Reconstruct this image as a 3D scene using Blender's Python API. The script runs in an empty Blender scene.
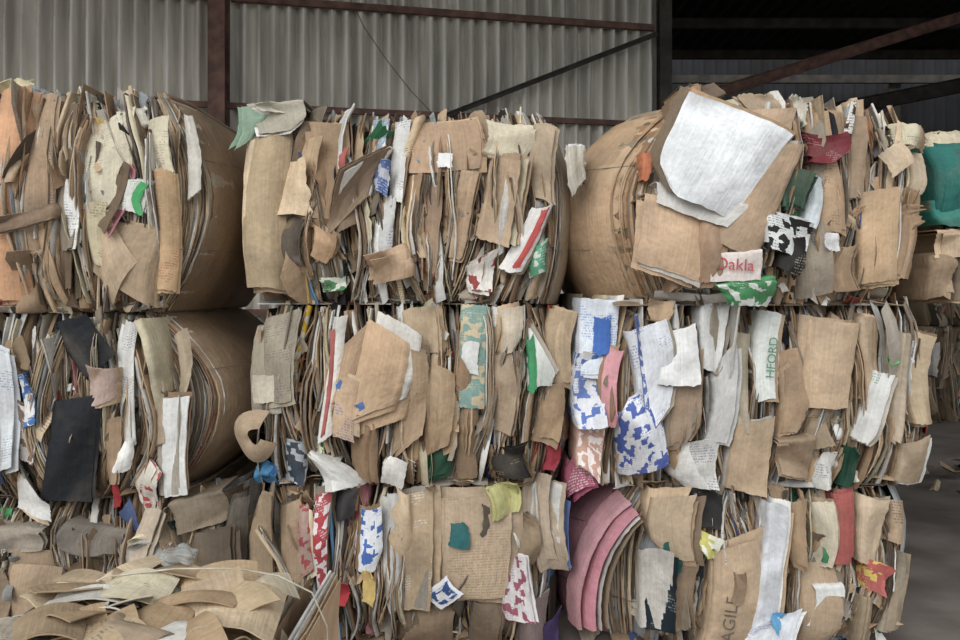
import bpy, math, random
import numpy as np
from mathutils import Vector

R = np.random.RandomState(37)
rnd = random.Random(5)
C = bpy.context.scene.collection

def lin(h):
    h = h.lstrip('#')
    v = [int(h[i:i+2], 16)/255 for i in (0, 2, 4)]
    return np.array([(c/12.92 if c <= .04045 else ((c+.055)/1.055)**2.4) for c in v])

def cl(h, ds=None):
    """paper / board albedo: faded print and kraft are never fully saturated"""
    c = lin(h); g = c.mean()
    kr = c[0] > c[1] > c[2]
    d = (.26 if kr else .18) if ds is None else ds
    return (c*(1-d)+g*d)*(1.14 if kr else 1.08)

def link(o, parent=None):
    C.objects.link(o)
    if parent: o.parent = parent
    return o

# ------------------------------------------------------------------ materials
def new_mat(name):
    m = bpy.data.materials.new(name); m.use_nodes = True
    nt = m.node_tree; nt.nodes.clear()
    out = nt.nodes.new('ShaderNodeOutputMaterial')
    b = nt.nodes.new('ShaderNodeBsdfPrincipled')
    nt.links.new(b.outputs[0], out.inputs[0])
    return m, nt, b

def N(nt, typ, **kw):
    n = nt.nodes.new(typ)
    for k, v in kw.items(): setattr(n, k, v)
    return n

def math_n(nt, op, a, b=None, c=None):
    n = N(nt, 'ShaderNodeMath', operation=op)
    for i, v in enumerate((a, b, c)):
        if v is None: continue
        if isinstance(v, (int, float)): n.inputs[i].default_value = v
        else: nt.links.new(v, n.inputs[i])
    return n.outputs[0]

def mixc(nt, fac, a, b, mode='MIX'):
    n = N(nt, 'ShaderNodeMix', data_type='RGBA', blend_type=mode)
    for sock, v in ((n.inputs[0], fac), (n.inputs[6], a), (n.inputs[7], b)):
        if isinstance(v, (int, float)): sock.default_value = v
        elif isinstance(v, tuple): sock.default_value = (*v, 1)
        else: nt.links.new(v, sock)
    return n.outputs[2]

def noise(nt, vec, scale, detail=3, lo=.3, hi=.7, a=0., b=1., dist=0.):
    n = N(nt, 'ShaderNodeTexNoise'); n.inputs['Scale'].default_value = scale; n.inputs['Detail'].default_value = detail
    n.inputs['Distortion'].default_value = dist
    nt.links.new(vec, n.inputs['Vector'])
    r = N(nt, 'ShaderNodeMapRange'); nt.links.new(n.outputs[0], r.inputs[0])
    for i, v in ((1, lo), (2, hi), (3, a), (4, b)): r.inputs[i].default_value = v
    return r.outputs[0]

def mat_cardboard():
    m, nt, b = new_mat('baled_cardboard_paper')
    L = nt.links.new
    col = N(nt, 'ShaderNodeAttribute', attribute_name='Col')
    ink = N(nt, 'ShaderNodeAttribute', attribute_name='Ink')
    uv = N(nt, 'ShaderNodeAttribute', attribute_name='suv')
    V = uv.outputs['Vector']
    sep = N(nt, 'ShaderNodeSeparateXYZ'); L(V, sep.inputs[0])
    f = math_n(nt, 'MULTIPLY', noise(nt, V, 5, 5, .3, .7, .76, 1.14), noise(nt, V, 60, 4, .3, .7, .9, 1.08))
    mp = N(nt, 'ShaderNodeMapping'); mp.inputs['Scale'].default_value = (1, .04, 1); L(V, mp.inputs[0])
    fl = noise(nt, mp.outputs[0], 120, 1, .3, .7, .92, 1.05)
    f = math_n(nt, 'MULTIPLY', f, fl)
    v = math_n(nt, 'DIVIDE', sep.outputs[1], .012)
    row = math_n(nt, 'FLOOR', v); fr = math_n(nt, 'FRACT', v)
    rowm = math_n(nt, 'GREATER_THAN', fr, .5)
    cb = N(nt, 'ShaderNodeCombineXYZ')
    L(sep.outputs[0], cb.inputs[0]); L(math_n(nt, 'MULTIPLY', row, 3.7), cb.inputs[1]); L(sep.outputs[2], cb.inputs[2])
    gm = noise(nt, cb.outputs[0], 190, 1, .48, .5)
    rm = noise(nt, V, 10, 0, .59, .6)
    a1 = math_n(nt, 'GREATER_THAN', ink.outputs['Alpha'], .25)
    tm = math_n(nt, 'MULTIPLY', math_n(nt, 'MULTIPLY', rowm, gm), math_n(nt, 'MULTIPLY', rm, a1))
    tm = math_n(nt, 'MULTIPLY', tm, .6)
    a2 = math_n(nt, 'GREATER_THAN', ink.outputs['Alpha'], .75)
    vo = N(nt, 'ShaderNodeTexVoronoi'); vo.distance = 'CHEBYCHEV'; vo.inputs['Scale'].default_value = 34
    L(V, vo.inputs['Vector'])
    sr = N(nt, 'ShaderNodeSeparateColor'); L(vo.outputs['Color'], sr.inputs[0])
    bm = math_n(nt, 'MULTIPLY', math_n(nt, 'GREATER_THAN', sr.outputs[0], .66), a2)
    c0 = mixc(nt, tm, col.outputs['Color'], ink.outputs['Color'])
    c0 = mixc(nt, bm, c0, ink.outputs['Color'])
    c0 = mixc(nt, noise(nt, V, 4, 5, .52, .8, 0, .55), c0, (.17, .145, .115))
    cf = N(nt, 'ShaderNodeVectorMath', operation='SCALE'); L(c0, cf.inputs[0]); L(f, cf.inputs['Scale'])
    L(cf.outputs[0], b.inputs['Base Color'])
    b.inputs['Roughness'].default_value = .7
    b.inputs['Specular IOR Level'].default_value = .25
    bp = N(nt, 'ShaderNodeBump'); bp.inputs['Strength'].default_value = .55; bp.inputs['Distance'].default_value = .006
    h = math_n(nt, 'ADD', math_n(nt, 'MULTIPLY', fl, 2.), noise(nt, V, 14, 3, .2, .8, 0, 1.8))
    L(h, bp.inputs['Height']); L(bp.outputs[0], b.inputs['Normal'])
    return m

def mat_noise(name, c1, c2, scale=3, rough=.8, stretch=(1, 1, 1), bump=.2, metallic=0, detail=6, lo=.35, hi=.65):
    m, nt, b = new_mat(name)
    tc = N(nt, 'ShaderNodeTexCoord'); mp = N(nt, 'ShaderNodeMapping')
    mp.inputs['Scale'].default_value = stretch
    nt.links.new(tc.outputs['Object'], mp.inputs[0])
    n = noise(nt, mp.outputs[0], scale, detail, lo, hi)
    c = mixc(nt, n, tuple(lin(c1)), tuple(lin(c2)))
    nt.links.new(c, b.inputs['Base Color'])
    b.inputs['Roughness'].default_value = rough; b.inputs['Metallic'].default_value = metallic
    if bump:
        bp = N(nt, 'ShaderNodeBump'); bp.inputs['Strength'].default_value = bump; bp.inputs['Distance'].default_value = .02
        nt.links.new(n, bp.inputs['Height']); nt.links.new(bp.outputs[0], b.inputs['Normal'])
    return m

M_CARD = mat_cardboard()
M_WALL = mat_noise('weathered_corrugated_sheet', 'b4afa6', 'e6e2d8', 2.2, .8, (2.5, 2.5, .35), 0)
M_RUST = mat_noise('rusty_steel', '55403a', '7c5c50', 9, .8)
M_DSTEEL = mat_noise('dark_steel', '2a2724', '453e38', 6, .8)
M_ROOF = mat_noise('shade_toned_roof_sheet', '1c1a19', '302d2a', 2, .9, bump=0)  # gloom under the roof is put into this near-black colour
M_DWALL = mat_noise('shade_toned_cladding', '1c1c1d', '2c2d30', 1.2, .9, bump=0)  # albedo darkened to stand in for shade in the far bay
M_FLOOR = mat_noise('dirty_concrete', '625a53', '88807a', 1.7, .85, bump=.5, detail=9)
M_WIRE = mat_noise('tie_wire', '5a554e', '86807a', 20, .5, bump=0, metallic=.4)
M_TWINE = mat_noise('pale_twine', 'b0aa98', 'cfc9b8', 20, .8, bump=0)
M_INKR = mat_noise('red_print', 'a84850', 'b8585c', 20, .8, bump=0)
M_INKD = mat_noise('dark_print', '5a5046', '74685a', 20, .8, bump=0)
M_INKG = mat_noise('green_print', '4a8064', '5f9078', 20, .8, bump=0)

# ------------------------------------------------------------------ mesh buffer
class Buf:
    def __init__(s): s.v = []; s.f = []; s.c = []; s.i = []; s.u = []; s.sm = []; s.n = 0
    def grid(s, P, col, ink, UV, smooth=True, flip=False):
        nu, nv = P.shape[:2]
        idx = (np.arange(nu*nv).reshape(nu, nv)) + s.n
        q = np.stack([idx[:-1, :-1], idx[1:, :-1], idx[1:, 1:], idx[:-1, 1:]], -1).reshape(-1, 4)
        if flip: q = q[:, ::-1]
        s.v.append(P.reshape(-1, 3)); s.f.append(q)
        s.c.append(np.tile(np.append(col, 1.0), (nu*nv, 1)))
        s.i.append(np.tile(ink, (nu*nv, 1)))
        s.u.append(UV.reshape(-1, 3)); s.sm.append(np.full(len(q), smooth)); s.n += nu*nv
    def sheet(s, P, col, ink=None, th=.004, back=None, edge=.85):
        """curved sheet of board: two faces and a rim of corrugated edge"""
        col = np.clip(col, .005, .9)
        if ink is None: ink = np.array([0, 0, 0, 0.])
        if back is None: back = col*.93
        du = np.gradient(P, axis=0); dv = np.gradient(P, axis=1)
        n = np.cross(du, dv); n /= (np.linalg.norm(n, axis=2, keepdims=True)+1e-9)
        a = np.concatenate([[0], np.cumsum(np.linalg.norm(np.diff(P[:, P.shape[1]//2], axis=0), axis=1))])
        b = np.concatenate([[0], np.cumsum(np.linalg.norm(np.diff(P[P.shape[0]//2], axis=0), axis=1))])
        UV = np.zeros(P.shape)
        UV[..., 0] = b[None, :]; UV[..., 1] = a[:, None]
        off = R.rand(3)*np.array([20, 20, 50]); UV += off
        A = P+n*th/2; Bk = P-n*th/2
        s.grid(A, col, ink, UV); s.grid(Bk, back, ink, UV+3.3, flip=True)
        e = col*edge
        for g0, g1, u in ((A[0], Bk[0], UV[0]), (Bk[-1], A[-1], UV[-1]), (Bk[:, 0], A[:, 0], UV[:, 0]), (A[:, -1], Bk[:, -1], UV[:, -1])):
            s.grid(np.stack([g0, g1], 0), e, np.zeros(4), np.stack([u, u], 0), smooth=False)
    def build(s, name, mat):
        v = np.concatenate(s.v); f = np.concatenate(s.f); sm = np.concatenate(s.sm)
        me = bpy.data.meshes.new(name)
        me.vertices.add(len(v)); me.vertices.foreach_set('co', v.ravel().astype(np.float32))
        me.loops.add(f.size); me.loops.foreach_set('vertex_index', f.ravel().astype(np.int32))
        me.polygons.add(len(f)); me.polygons.foreach_set('loop_start', np.arange(0, f.size, 4, dtype=np.int32))
        me.update(calc_edges=True)
        me.polygons.foreach_set('use_smooth', sm)
        a = me.attributes.new('Col', 'FLOAT_COLOR', 'POINT'); a.data.foreach_set('color', np.concatenate(s.c).ravel().astype(np.float32))
        a = me.attributes.new('Ink', 'FLOAT_COLOR', 'POINT'); a.data.foreach_set('color', np.concatenate(s.i).ravel().astype(np.float32))
        a = me.attributes.new('suv', 'FLOAT_VECTOR', 'POINT'); a.data.foreach_set('vector', np.concatenate(s.u).ravel().astype(np.float32))
        me.materials.append(mat); me.validate(); me.update()
        return link(bpy.data.objects.new(name, me))

PAL = [('b8966e', 10), ('c4a47c', 10), ('a98761', 9), ('957552', 8), ('d0b48c', 9), ('a89a84', 8), ('8c7d69', 7), ('7a644b', 7),
       ('b9ad9b', 8), ('dcdad4', 11), ('cfcac0', 8), ('d9cba4', 5), ('9aa0a2', 3), ('5e5348', 6),
       ('3c62a4', .7), ('b8342e', .8), ('3b8a58', .5), ('d8b545', .4), ('22242a', 2.2), ('1d5a58', .4), ('c77a86', .5), ('6f9fc8', .6), ('c9743a', .4)]
PW = np.array([p[1] for p in PAL]); PW = PW/PW.sum()
PC = [cl(p[0]) for p in PAL]
INKS = [lin(x) for x in ('2d4a9c', 'a6302c', '2c6a45', '2c2a28', '4a3e34', 'c8a030')]
def pick(accent=1.0, dull=0.0):
    w = PW.copy(); w[14:] *= accent; w /= w.sum()
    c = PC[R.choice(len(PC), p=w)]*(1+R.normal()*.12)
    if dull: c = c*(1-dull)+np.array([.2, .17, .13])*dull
    ink = None
    if R.rand() < .25:
        k = INKS[R.randint(len(INKS))]
        ink = np.append(k, 1.0 if (c.min() > .35 and R.rand() < .4) else .5)
    return np.clip(c, .01, .88), ink

def crumple(A, B, amp, k=4):
    """random fold lines over a unit patch"""
    y = np.zeros_like(A)
    for i in range(k):
        a = R.rand()*6.28; c = R.uniform(-.35, .35)
        d = (A-.5)*math.cos(a)+(B-.5)*math.sin(a)-c
        y = y+R.normal()*amp*np.abs(d)*2
    return y-y.mean()

class Bale:
    def __init__(s, u0, u1, v0, v1, yb=0., bL=12, bR=12, leanL=.06, leanR=.06, depth=1.1,
                 n=150, panelL=(), panelR=(), dull=0., accent=1., bulge=.085, rect=None, scraps=45, tilt=1., top=False, psp=.012, pj=.012, arcL=0., arcR=0., shr=.8):
        s.k = (3.6+yb)/800.
        s.yb = yb; k = s.k
        if rect: s.x0, s.x1, s.z0, s.z1 = rect
        else:
            s.x0 = (u0-480)*k; s.x1 = (u1-480)*k; s.z1 = 1.6+(290-v0)*k; s.z0 = max(1.6+(290-v1)*k, .005)
        s.w = s.x1-s.x0; s.h = s.z1-s.z0
        if not isinstance(bL, tuple): bL = (bL, bL)
        if not isinstance(bR, tuple): bR = (bR, bR)
        s.bL = [q*k for q in bL]; s.bR = [q*k for q in bR]; s.lL = leanL; s.lR = leanR; s.depth = depth
        s.ph = R.rand(6)*6.28; s.buf = Buf(); s.dull = dull; s.acc = accent; s.bulge = bulge; s.tl = tilt
        s.n = n; s.pL = panelL; s.pR = panelR; s.ns = scraps; s.kids = []; s.top = top; s.psp = psp; s.pj = pj
        s.aL = arcL; s.aR = arcR; s.shr = shr
    def calm(s, q):
        """near the strapped ends the boards run in clean nested arcs"""
        return q < s.aL or q > 1-s.aR
    def X(s, q, t):
        e = (2*t-1)**2; up = t > .5
        x = s.x0+s.lL+q*(s.w-s.lL-s.lR)+np.where(up, s.bL[0], s.bL[1])*e*(1-q)**3-np.where(up, s.bR[0], s.bR[1])*e*q**3
        m = min(1, 6*q*(1-q))*(.3 if s.calm(q) else 1)
        return x+(.012*np.sin(5*t+9*q+s.ph[0])+.007*np.sin(12*t-21*q+s.ph[1]))*m+s.tl*.06*np.sin(8*q+s.ph[2])*(t-.5)*m
    def Y(s, q, t):
        e = np.abs(2*t-1)**3
        y = s.yb+s.bulge*e+.025*np.sin(6*q+s.ph[3])+.012*np.sin(17*q+9*t+s.ph[5])
        return y+.05*max(0, 1-q/.12)**2+.05*max(0, 1-(1-q)/.12)**2
    def lean(s, q, d):
        r = min(max(d, 0)/.38, 1.); f = (1-(1-r)**2)**.75
        return -s.lL*max(0, 1-q/.35)**1.3*f+s.lR*max(0, 1-(1-q)/.35)**1.3*f
    def panel(s, q, col, ink=None, t0=0., t1=1., jit=0.):
        nt = 20; t = np.linspace(t0, t1, nt)
        d = np.array([s.depth, .7, .5, .38, .3, .24, .18, .13, .09, .06, .035, .018, .008, 0])
        P = np.zeros((nt, len(d), 3))
        x = s.X(q, t)
        j0 = abs(R.normal())*jit
        for j, dd in enumerate(d):
            dd = max(dd, j0+.0005*(len(d)-j))
            P[:, j, 0] = x+s.lean(q, dd)
            P[:, j, 1] = s.Y(q, t)+dd
            P[:, j, 2] = s.z0+s.h*t
        s.buf.sheet(P, col, ink, .005)
    def layer(s, q, fwd=0., short=False, bun=None):
        nt = 12
        calm = s.calm(q) and not short
        full = (R.rand() < .45 and not short) or calm
        if full: t0, t1 = abs(R.normal())*.015, 1+R.normal()*(.03 if s.top else .015)
        else:
            ln = .2+(.3 if short else .5)*R.rand(); t0 = R.rand()*(1-ln); t1 = t0+ln+(.02*R.normal() if s.top and t0+ln > .9 else 0)
        if bun: t0, t1 = bun['t0']+.02*R.normal(), bun['t1']+.02*R.normal(); t0 = max(t0, 0); t1 = min(t1, 1.02)
        t = np.linspace(t0, t1, nt); ts = (t-t.mean())
        x = s.X(q, t); y = s.Y(q, t)
        jy = R.normal()*.02
        if calm: jy = abs(jy)
        y = y-fwd
        if bun:
            x = x+bun['x'](t); y = y+bun['y'](t)+.012*R.normal(); jy = 0
        elif not calm:
            x = x+R.normal()*(.12 if short else .05)*s.tl*ts
            y = y+R.normal()*.06*ts
            for _ in range(2):
                if R.rand() < .4:
                    tc = t0+(t1-t0)*(.2+.6*R.rand()); x = x+R.normal()*.08*np.maximum(0, t-tc)*s.tl
                    y = y+R.normal()*.1*np.maximum(0, t-tc)
            if R.rand() < .4: y = y+.05*np.sin(np.pi*ts/(t1-t0)*2+1)*R.rand()
        x = x+.0014*R.normal(size=nt)
        d = np.array([s.depth*(.9+.1*R.rand()) if fwd == 0 else .25, .2, .09, .04, 0])
        L = R.choice([.008, .02, .04, .07, .12], p=[.34, .27, .21, .13, .05])*(.7+.6*R.rand())
        if calm or bun: L = .008+.012*R.rand()
        th = math.radians(R.uniform(20, 88)) if L > .02 else .4
        sg = 1 if R.rand() < (.5+.35*math.sin(5*q+s.ph[4])) else -1
        if q < .06: sg = 1
        if q > .94: sg = -1
        nl = 5
        Lt = L*(1+R.normal()*.6*ts+.08*R.normal(size=nt))*(1-.6*(R.rand() < .35)*np.abs(2*ts/(t1-t0))**3)
        Lt = np.clip(Lt, .005, .3)
        P = np.zeros((nt, len(d)+nl, 3))
        back = L*math.cos(th)*.8+jy
        for j, dd in enumerate(d):
            P[:, j, 0] = x+s.lean(q, dd+(back if calm else 0)); P[:, j, 1] = y+dd+back
        px, py = P[:, len(d)-1, 0].copy(), y+back
        curl = R.normal()*.6; tw = R.normal()*.5*ts/(t1-t0)
        if calm: th *= .5
        for j in range(nl):
            f = min(1, (j+.6)/2.)
            a = th*f+curl*(j/nl)+tw
            px = px+sg*np.sin(a)*Lt/nl; py = py-np.cos(a)*Lt/nl
            P[:, len(d)+j, 0] = px; P[:, len(d)+j, 1] = py+.0016*R.normal(size=nt)
        z = s.z0+s.h*t
        P[:, :, 2] = z[:, None]
        k1, k2 = R.normal()*.4, R.normal()*.4
        m = (ts/(t1-t0)+.5)
        ext = np.linspace(0, 1, nl)
        P[:, len(d):, 2] += ((k1*m+k2*(1-m))[:, None]*ext[None, :]*L)
        P[:, :, 2] = np.clip(P[:, :, 2], s.z0+.002, s.z1+.05)
        c, ink = pick(s.acc*(.2 if (calm or bun) else 1), s.dull)
        s.buf.sheet(P, c, ink, R.choice([.0015, .003, .005, .007]))
    def bundle(s):
        q = R.uniform(.04, .94)
        ln = R.uniform(.25, .8); t0 = R.rand()*(1-ln)
        a, b_, c_, d_, tc = R.normal()*.06, R.normal()*.05, R.normal()*.05, R.normal()*.06, t0+ln*R.rand()
        bun = dict(t0=t0, t1=t0+ln, x=lambda t: a*(t-t0-ln/2)+b_*4*((t-t0-ln/2)**2)/ln+c_*np.maximum(0, t-tc), y=lambda t: d_*np.maximum(0, t-tc)-.02*np.sin(np.pi*(t-t0)/ln))
        fw = R.uniform(.02, .075); k = R.randint(3, 8)
        for i in range(k):
            qq = q+i*R.uniform(.003, .006)
            if qq < .97 and not s.calm(qq): s.layer(qq, fwd=fw, short=True, bun=bun)
    def scrap(s):
        q = R.rand()*.92+.04; t = R.rand()*.94+.03
        if s.calm(q): return
        tt = np.array([t]); cx = s.X(q, tt)[0]; cy = s.Y(q, tt)[0]-.02-.04*R.rand(); cz = s.z0+s.h*t
        w = (.02+.05*R.rand()**1.5); h = w*(1+2.4*R.rand())
        a = R.normal()*.45
        n = 7
        uu, vv = np.meshgrid(np.linspace(-.5, .5, n), np.linspace(-.5, .5, n))
        A = uu+.5; B = vv+.5
        ed = (np.abs(uu) > .45) | (np.abs(vv) > .45)
        uu = uu*(1+.6*R.normal()*vv)+.05*R.normal(size=uu.shape)*ed; vv = vv*(1+.4*R.normal()*uu)+.05*R.normal(size=uu.shape)*ed
        X = uu*w; Z = vv*h
        Yv = R.normal()*.6*X+R.normal()*.3*Z+crumple(A, B, w*.35, 3)+R.normal()*6*X*X
        P = np.stack([cx+X*math.cos(a)-Z*math.sin(a), cy+Yv, cz+X*math.sin(a)+Z*math.cos(a)], -1)
        P[..., 2] = np.clip(P[..., 2], s.z0+.003, s.z1+.03)
        c, ink = pick(s.acc*1.8, s.dull)
        s.buf.sheet(P, c, ink, .003)
    def flat(s):
        """board ends folded under the bale"""
        w = .08+.26*R.rand(); m0 = s.x0+.05+s.bL[1]; m1 = s.x1-.05-s.bR[1]; xc = m0+w/2+(m1-m0-w)*R.rand()
        n = 12
        x = np.linspace(-w/2, w/2, n)+xc
        d = np.array([.5, .25, .08, .03, 0, -.02])
        yf = s.yb+.06+R.normal()*.03
        z = s.z0+.008+.05*R.rand()**2
        P = np.zeros((n, len(d), 3)); P[:, :, 0] = x[:, None]+.02*R.normal()*d[None]
        P[:, :, 1] = yf+d[None, :]+.06*R.normal()*np.linspace(-1, 1, n)[:, None]+.006*R.normal(size=(n, 1))
        P[:, :, 2] = z+(R.normal()*.05*(x-xc)+.010*np.sin(x*19+R.rand()*6)+.001*R.normal(size=n))[:, None]+(np.array([0, 0, 0, 0, .004, .01])*R.normal()*(3.))[None, :]
        P[:, :, 2] = np.maximum(P[:, :, 2], s.z0+.004)
        c, ink = pick(.6, max(s.dull, .15)); s.buf.sheet(P, c, None, .005)
    def core(s):  # added dark sheets inside the bale, blocking see-through and light leaks
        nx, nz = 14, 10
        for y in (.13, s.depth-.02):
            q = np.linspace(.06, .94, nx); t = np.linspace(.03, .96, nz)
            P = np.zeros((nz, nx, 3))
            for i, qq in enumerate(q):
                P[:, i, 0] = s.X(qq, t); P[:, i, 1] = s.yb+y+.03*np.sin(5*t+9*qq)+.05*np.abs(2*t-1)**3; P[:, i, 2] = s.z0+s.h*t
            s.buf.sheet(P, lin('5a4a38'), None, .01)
    def fill(s):
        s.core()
        for i in range(s.n):
            s.layer(min(.995, max(.005, (i+R.rand())/s.n)))
        for k, c in enumerate(s.pL): s.panel(.002+s.psp*k, cl(c)*(1+.08*R.normal()), jit=s.pj*(k > 0), t0=.0+.01*R.rand(), t1=1-.02*R.rand())
        for k, c in enumerate(s.pR): s.panel(.998-s.psp*k, cl(c)*(1+.08*R.normal()), jit=s.pj*(k > 0), t0=.0+.01*R.rand(), t1=1-.02*R.rand())
        for i in range(s.ns): s.scrap()
        for i in range(16): s.flat()
    def inv(s, x, z):
        t = (z-s.z0)/s.h; q = (x-s.x0-s.lL)/max(.01, (s.w-s.lL-s.lR)); return np.clip(q, 0, 1), np.clip(t, 0, 1)
    def feat(s, pts, col, off=.06, bow=.015, ink=None, tuck='L', tl=0., th=.004, wr=.004, rag=.35, stack=None):
        """board lying on the bale face; pts TL,TR,BR,BL on the face elevation"""
        k = s.k; off = off+.012
        kraft = lin(col)[0] > lin(col)[1]*1.2 > lin(col)[2]*1.2
        if kraft and wr > .0011 and s.shr < 1:
            cx = sum(p[0] for p in pts)/4; f = s.shr*R.uniform(.9, 1.08)
            pts = [(cx+(u-cx)*f, v) for u, v in pts]
        wx = abs(pts[1][0]-pts[0][0])*k; hz = abs(pts[3][1]-pts[0][1])*k
        size = max(wx, k)*max(hz, k)/k/k
        if stack is None: stack = 0 if (size < 700 or tuck == '') else (1 if size < 2000 else 2+(R.rand() < .5))
        base = cl(col)
        if kraft:
            g = base.mean()*np.array([1.06, 1., .9]); r = .28*R.rand()
            base = (base*(1-r)+g*r)*(1+.10*R.normal())
        n = 13; m = 14
        A, Bv = np.meshgrid(np.linspace(0, 1, n), np.linspace(0, 1, m))
        ph = R.rand(4)*6.28
        W = -bow*4*A*(1-A)+tl*(A-.5)+.7*wr*np.sin(Bv*5+A*3+ph[0])+wr*.4*np.sin(A*7-Bv*4+ph[1])
        soft = wr > .0011
        if soft:
            W = W+crumple(A, Bv, min(.017, .13*min(wx, hz)+.001)*(1+wr*60), 3 if wr < .006 else 5)
            fa = 1 if tuck == 'L' else 0
            W = W-R.uniform(-.005, .035)*np.abs(A-(1-fa))**3
            cc = R.randint(2); W = W-R.uniform(0, .05)*np.clip(1-np.abs(A-fa)*1.6-np.abs(Bv-cc)*2.2, 0, 1)
        bx = .013*R.normal(); bz = .007*R.normal(); torn = soft and R.rand() < .5
        ca, cb = R.randint(2), R.randint(2)
        for st in range(stack, -1, -1):
            jx, jy = (R.uniform(-7, 7), R.uniform(-6, 7)) if st else (0, 0)
            p = [np.array([(u+jx*st*.7+R.normal()*1.2*(st > 0)-480)*k, 1.6+(290-v-jy*st*.7-R.normal()*1.5*(st > 0))*k]) for u, v in pts]
            o = off-.009*st
            a = A[..., None]; b = Bv[..., None]
            G = (p[0]*(1-a)+p[1]*a)*(1-b)+(p[3]*(1-a)+p[2]*a)*b
            if rag:
                rr = rag*k
                G[:, -1, 0] += rr*R.normal(size=m); G[0, :, 1] += rr*R.normal(size=n)
                G[-1, :, 1] += rr*R.normal(size=n); G[:, 0, 0] += rr*R.normal(size=m)
            G[..., 0] += bx*4*Bv*(1-Bv)
            G[..., 1] += bz*4*A*(1-A)
            if torn:
                dd = np.abs(A-ca)+np.abs(Bv-cb); kk = np.clip(.32-dd, 0, 1)[..., None]
                G = G+(G[m//2, n//2]-G)*kk
            ys = np.zeros((m, n))
            for i in range(m):
                for jx2 in range(0, n):
                    q, t = s.inv(G[i, jx2, 0], G[i, jx2, 1]); ys[i, jx2] = s.Y(float(q), float(t))
            ys = ys.mean()*.4+ys*.6
            P = np.stack([G[..., 0], ys-o+W, G[..., 1]], -1)
            def ext(e, dx, dz):
                o1 = e.copy(); o1[:, 1] += .02; o1[:, 0] += dx*.004; o1[:, 2] += dz*.004
                o2 = e.copy(); o2[:, 1] += off+.16; o2[:, 0] += dx*.01; o2[:, 2] += dz*.01
                return o1, o2
            if tuck == 'L':
                o1, o2 = ext(P[:, 0], -1, 0); P = np.concatenate([o2[:, None], o1[:, None], P], 1)
            elif tuck == 'R':
                o1, o2 = ext(P[:, -1], 1, 0); P = np.concatenate([P, o1[:, None], o2[:, None]], 1)
            elif tuck == 'T':
                o1, o2 = ext(P[0], 0, 1); P = np.concatenate([o2[None], o1[None], P], 0)
            elif tuck == 'B':
                o1, o2 = ext(P[-1], 0, -1); P = np.concatenate([P, o1[None], o2[None]], 0)
            ik = None
            if ink and not st:
                ik = np.append(cl(ink[0]), ink[1])
            c = base if not st else (base*(.8+.35*R.rand()) if R.rand() < .6 else pick(.3, .1)[0])
            s.buf.sheet(P, c, ik, th)
    def text(s, body, u, v, size, mat, rot=0., off=.1):
        k = s.k; x = (u-480)*k; z = 1.6+(290-v)*k
        q, t = s.inv(x, z)
        cu = bpy.data.curves.new('printed_text', 'FONT'); cu.body = body; cu.size = size*k; cu.extrude = .0004
        cu.align_x = 'CENTER'; cu.align_y = 'CENTER'; cu.materials.append(mat)
        o = bpy.data.objects.new('printed_text', cu)
        o.location = (x, s.Y(float(q), float(t))-off-.016, z); o.rotation_euler = (math.pi/2, math.radians(rot), 0)
        s.kids.append(o)
    def wire(s, n=3):
        for j in range(n):
            z = s.z0+s.h*((j+.7)/(n+.4))
            pts = []
            t = (z-s.z0)/s.h
            for q in np.linspace(0.0, 1, 16):
                pts.append((s.X(q, np.array([t]))[0], s.Y(q, t)-.03-.012*R.rand(), z+.006*R.normal()))
            xl, xr = s.x0, s.x1
            pts = [(xl+.01, s.yb+s.depth, z), (xl+.005, s.yb+.3, z)]+pts+[(xr-.005, s.yb+.3, z), (xr-.01, s.yb+s.depth, z)]
            s.kids.append(tube('tie_wire', pts, .0014, M_WIRE))
    def done(s, name='cardboard_bale', extra=50, bundles=40):
        for i in range(extra):
            q = R.uniform(.03, .97)
            if not s.calm(q): s.layer(q, fwd=R.uniform(.02, .06), short=True)
        for i in range(bundles): s.bundle()
        o = s.buf.build(name, M_CARD)
        for k in s.kids: link(k, o)
        return o

def tube(name, pts, r, mat):
    cu = bpy.data.curves.new(name, 'CURVE'); cu.dimensions = '3D'; cu.bevel_depth = r; cu.bevel_resolution = 1
    sp = cu.splines.new('POLY'); sp.points.add(len(pts)-1)
    for i, p in enumerate(pts): sp.points[i].co = (*p, 1)
    cu.materials.append(mat)
    return bpy.data.objects.new(name, cu)

# ================================================================== TOP ROW
BR6 = ('94795a', 'a4895f', '86704f', 'a98f66', '8c7656', 'a88e6a')
b = Bale(-55, 220, 94, 313, bL=10, bR=(46, 54), leanL=.2, leanR=.07, n=260, panelL=('c08a55', 'b07c4a', 'a87a4e'), panelR=BR6+('947c58', 'a48a64'), top=True, psp=.012, arcR=.16)
b.fill()
F = b.feat
F([(4, 92), (36, 88), (30, 300), (-4, 298)], 'c88a50', .05, .03, tuck='L', wr=.001)
F([(36, 95), (66, 98), (74, 300), (34, 300)], 'a8845c', .03, .01, tuck='L')
F([(66, 110), (84, 105), (80, 290), (68, 290)], '8a6c4a', .035)
F([(-5, 222), (75, 208), (78, 220), (-2, 236)], '9c7a58', .09, .01, tuck='R')
F([(92, 128), (138, 112), (140, 210), (86, 215)], 'cdc2a4', .05, .02, ('8a8468', .5), tuck='L', wr=.006)
F([(84, 205), (120, 205), (118, 270), (92, 262)], 'c8b888', .055, .01, ('6f6a50', .5))
F([(128, 163), (142, 170), (118, 236), (102, 228)], '7c6448', .08, .005)
F([(136, 182), (162, 184), (150, 218), (130, 212)], 'e2e2da', .095, .005, ('38a860', .5), wr=.001)
F([(150, 184), (161, 185), (151, 216), (144, 214)], '43b468', .105, .002, wr=.001)
F([(122, 222), (168, 232), (150, 306), (98, 272)], 'bfa078', .07, .02, tuck='R', wr=.001)
F([(98, 245), (122, 222), (152, 262), (112, 306)], 'ccab80', .085, .01, tuck='L')
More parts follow.
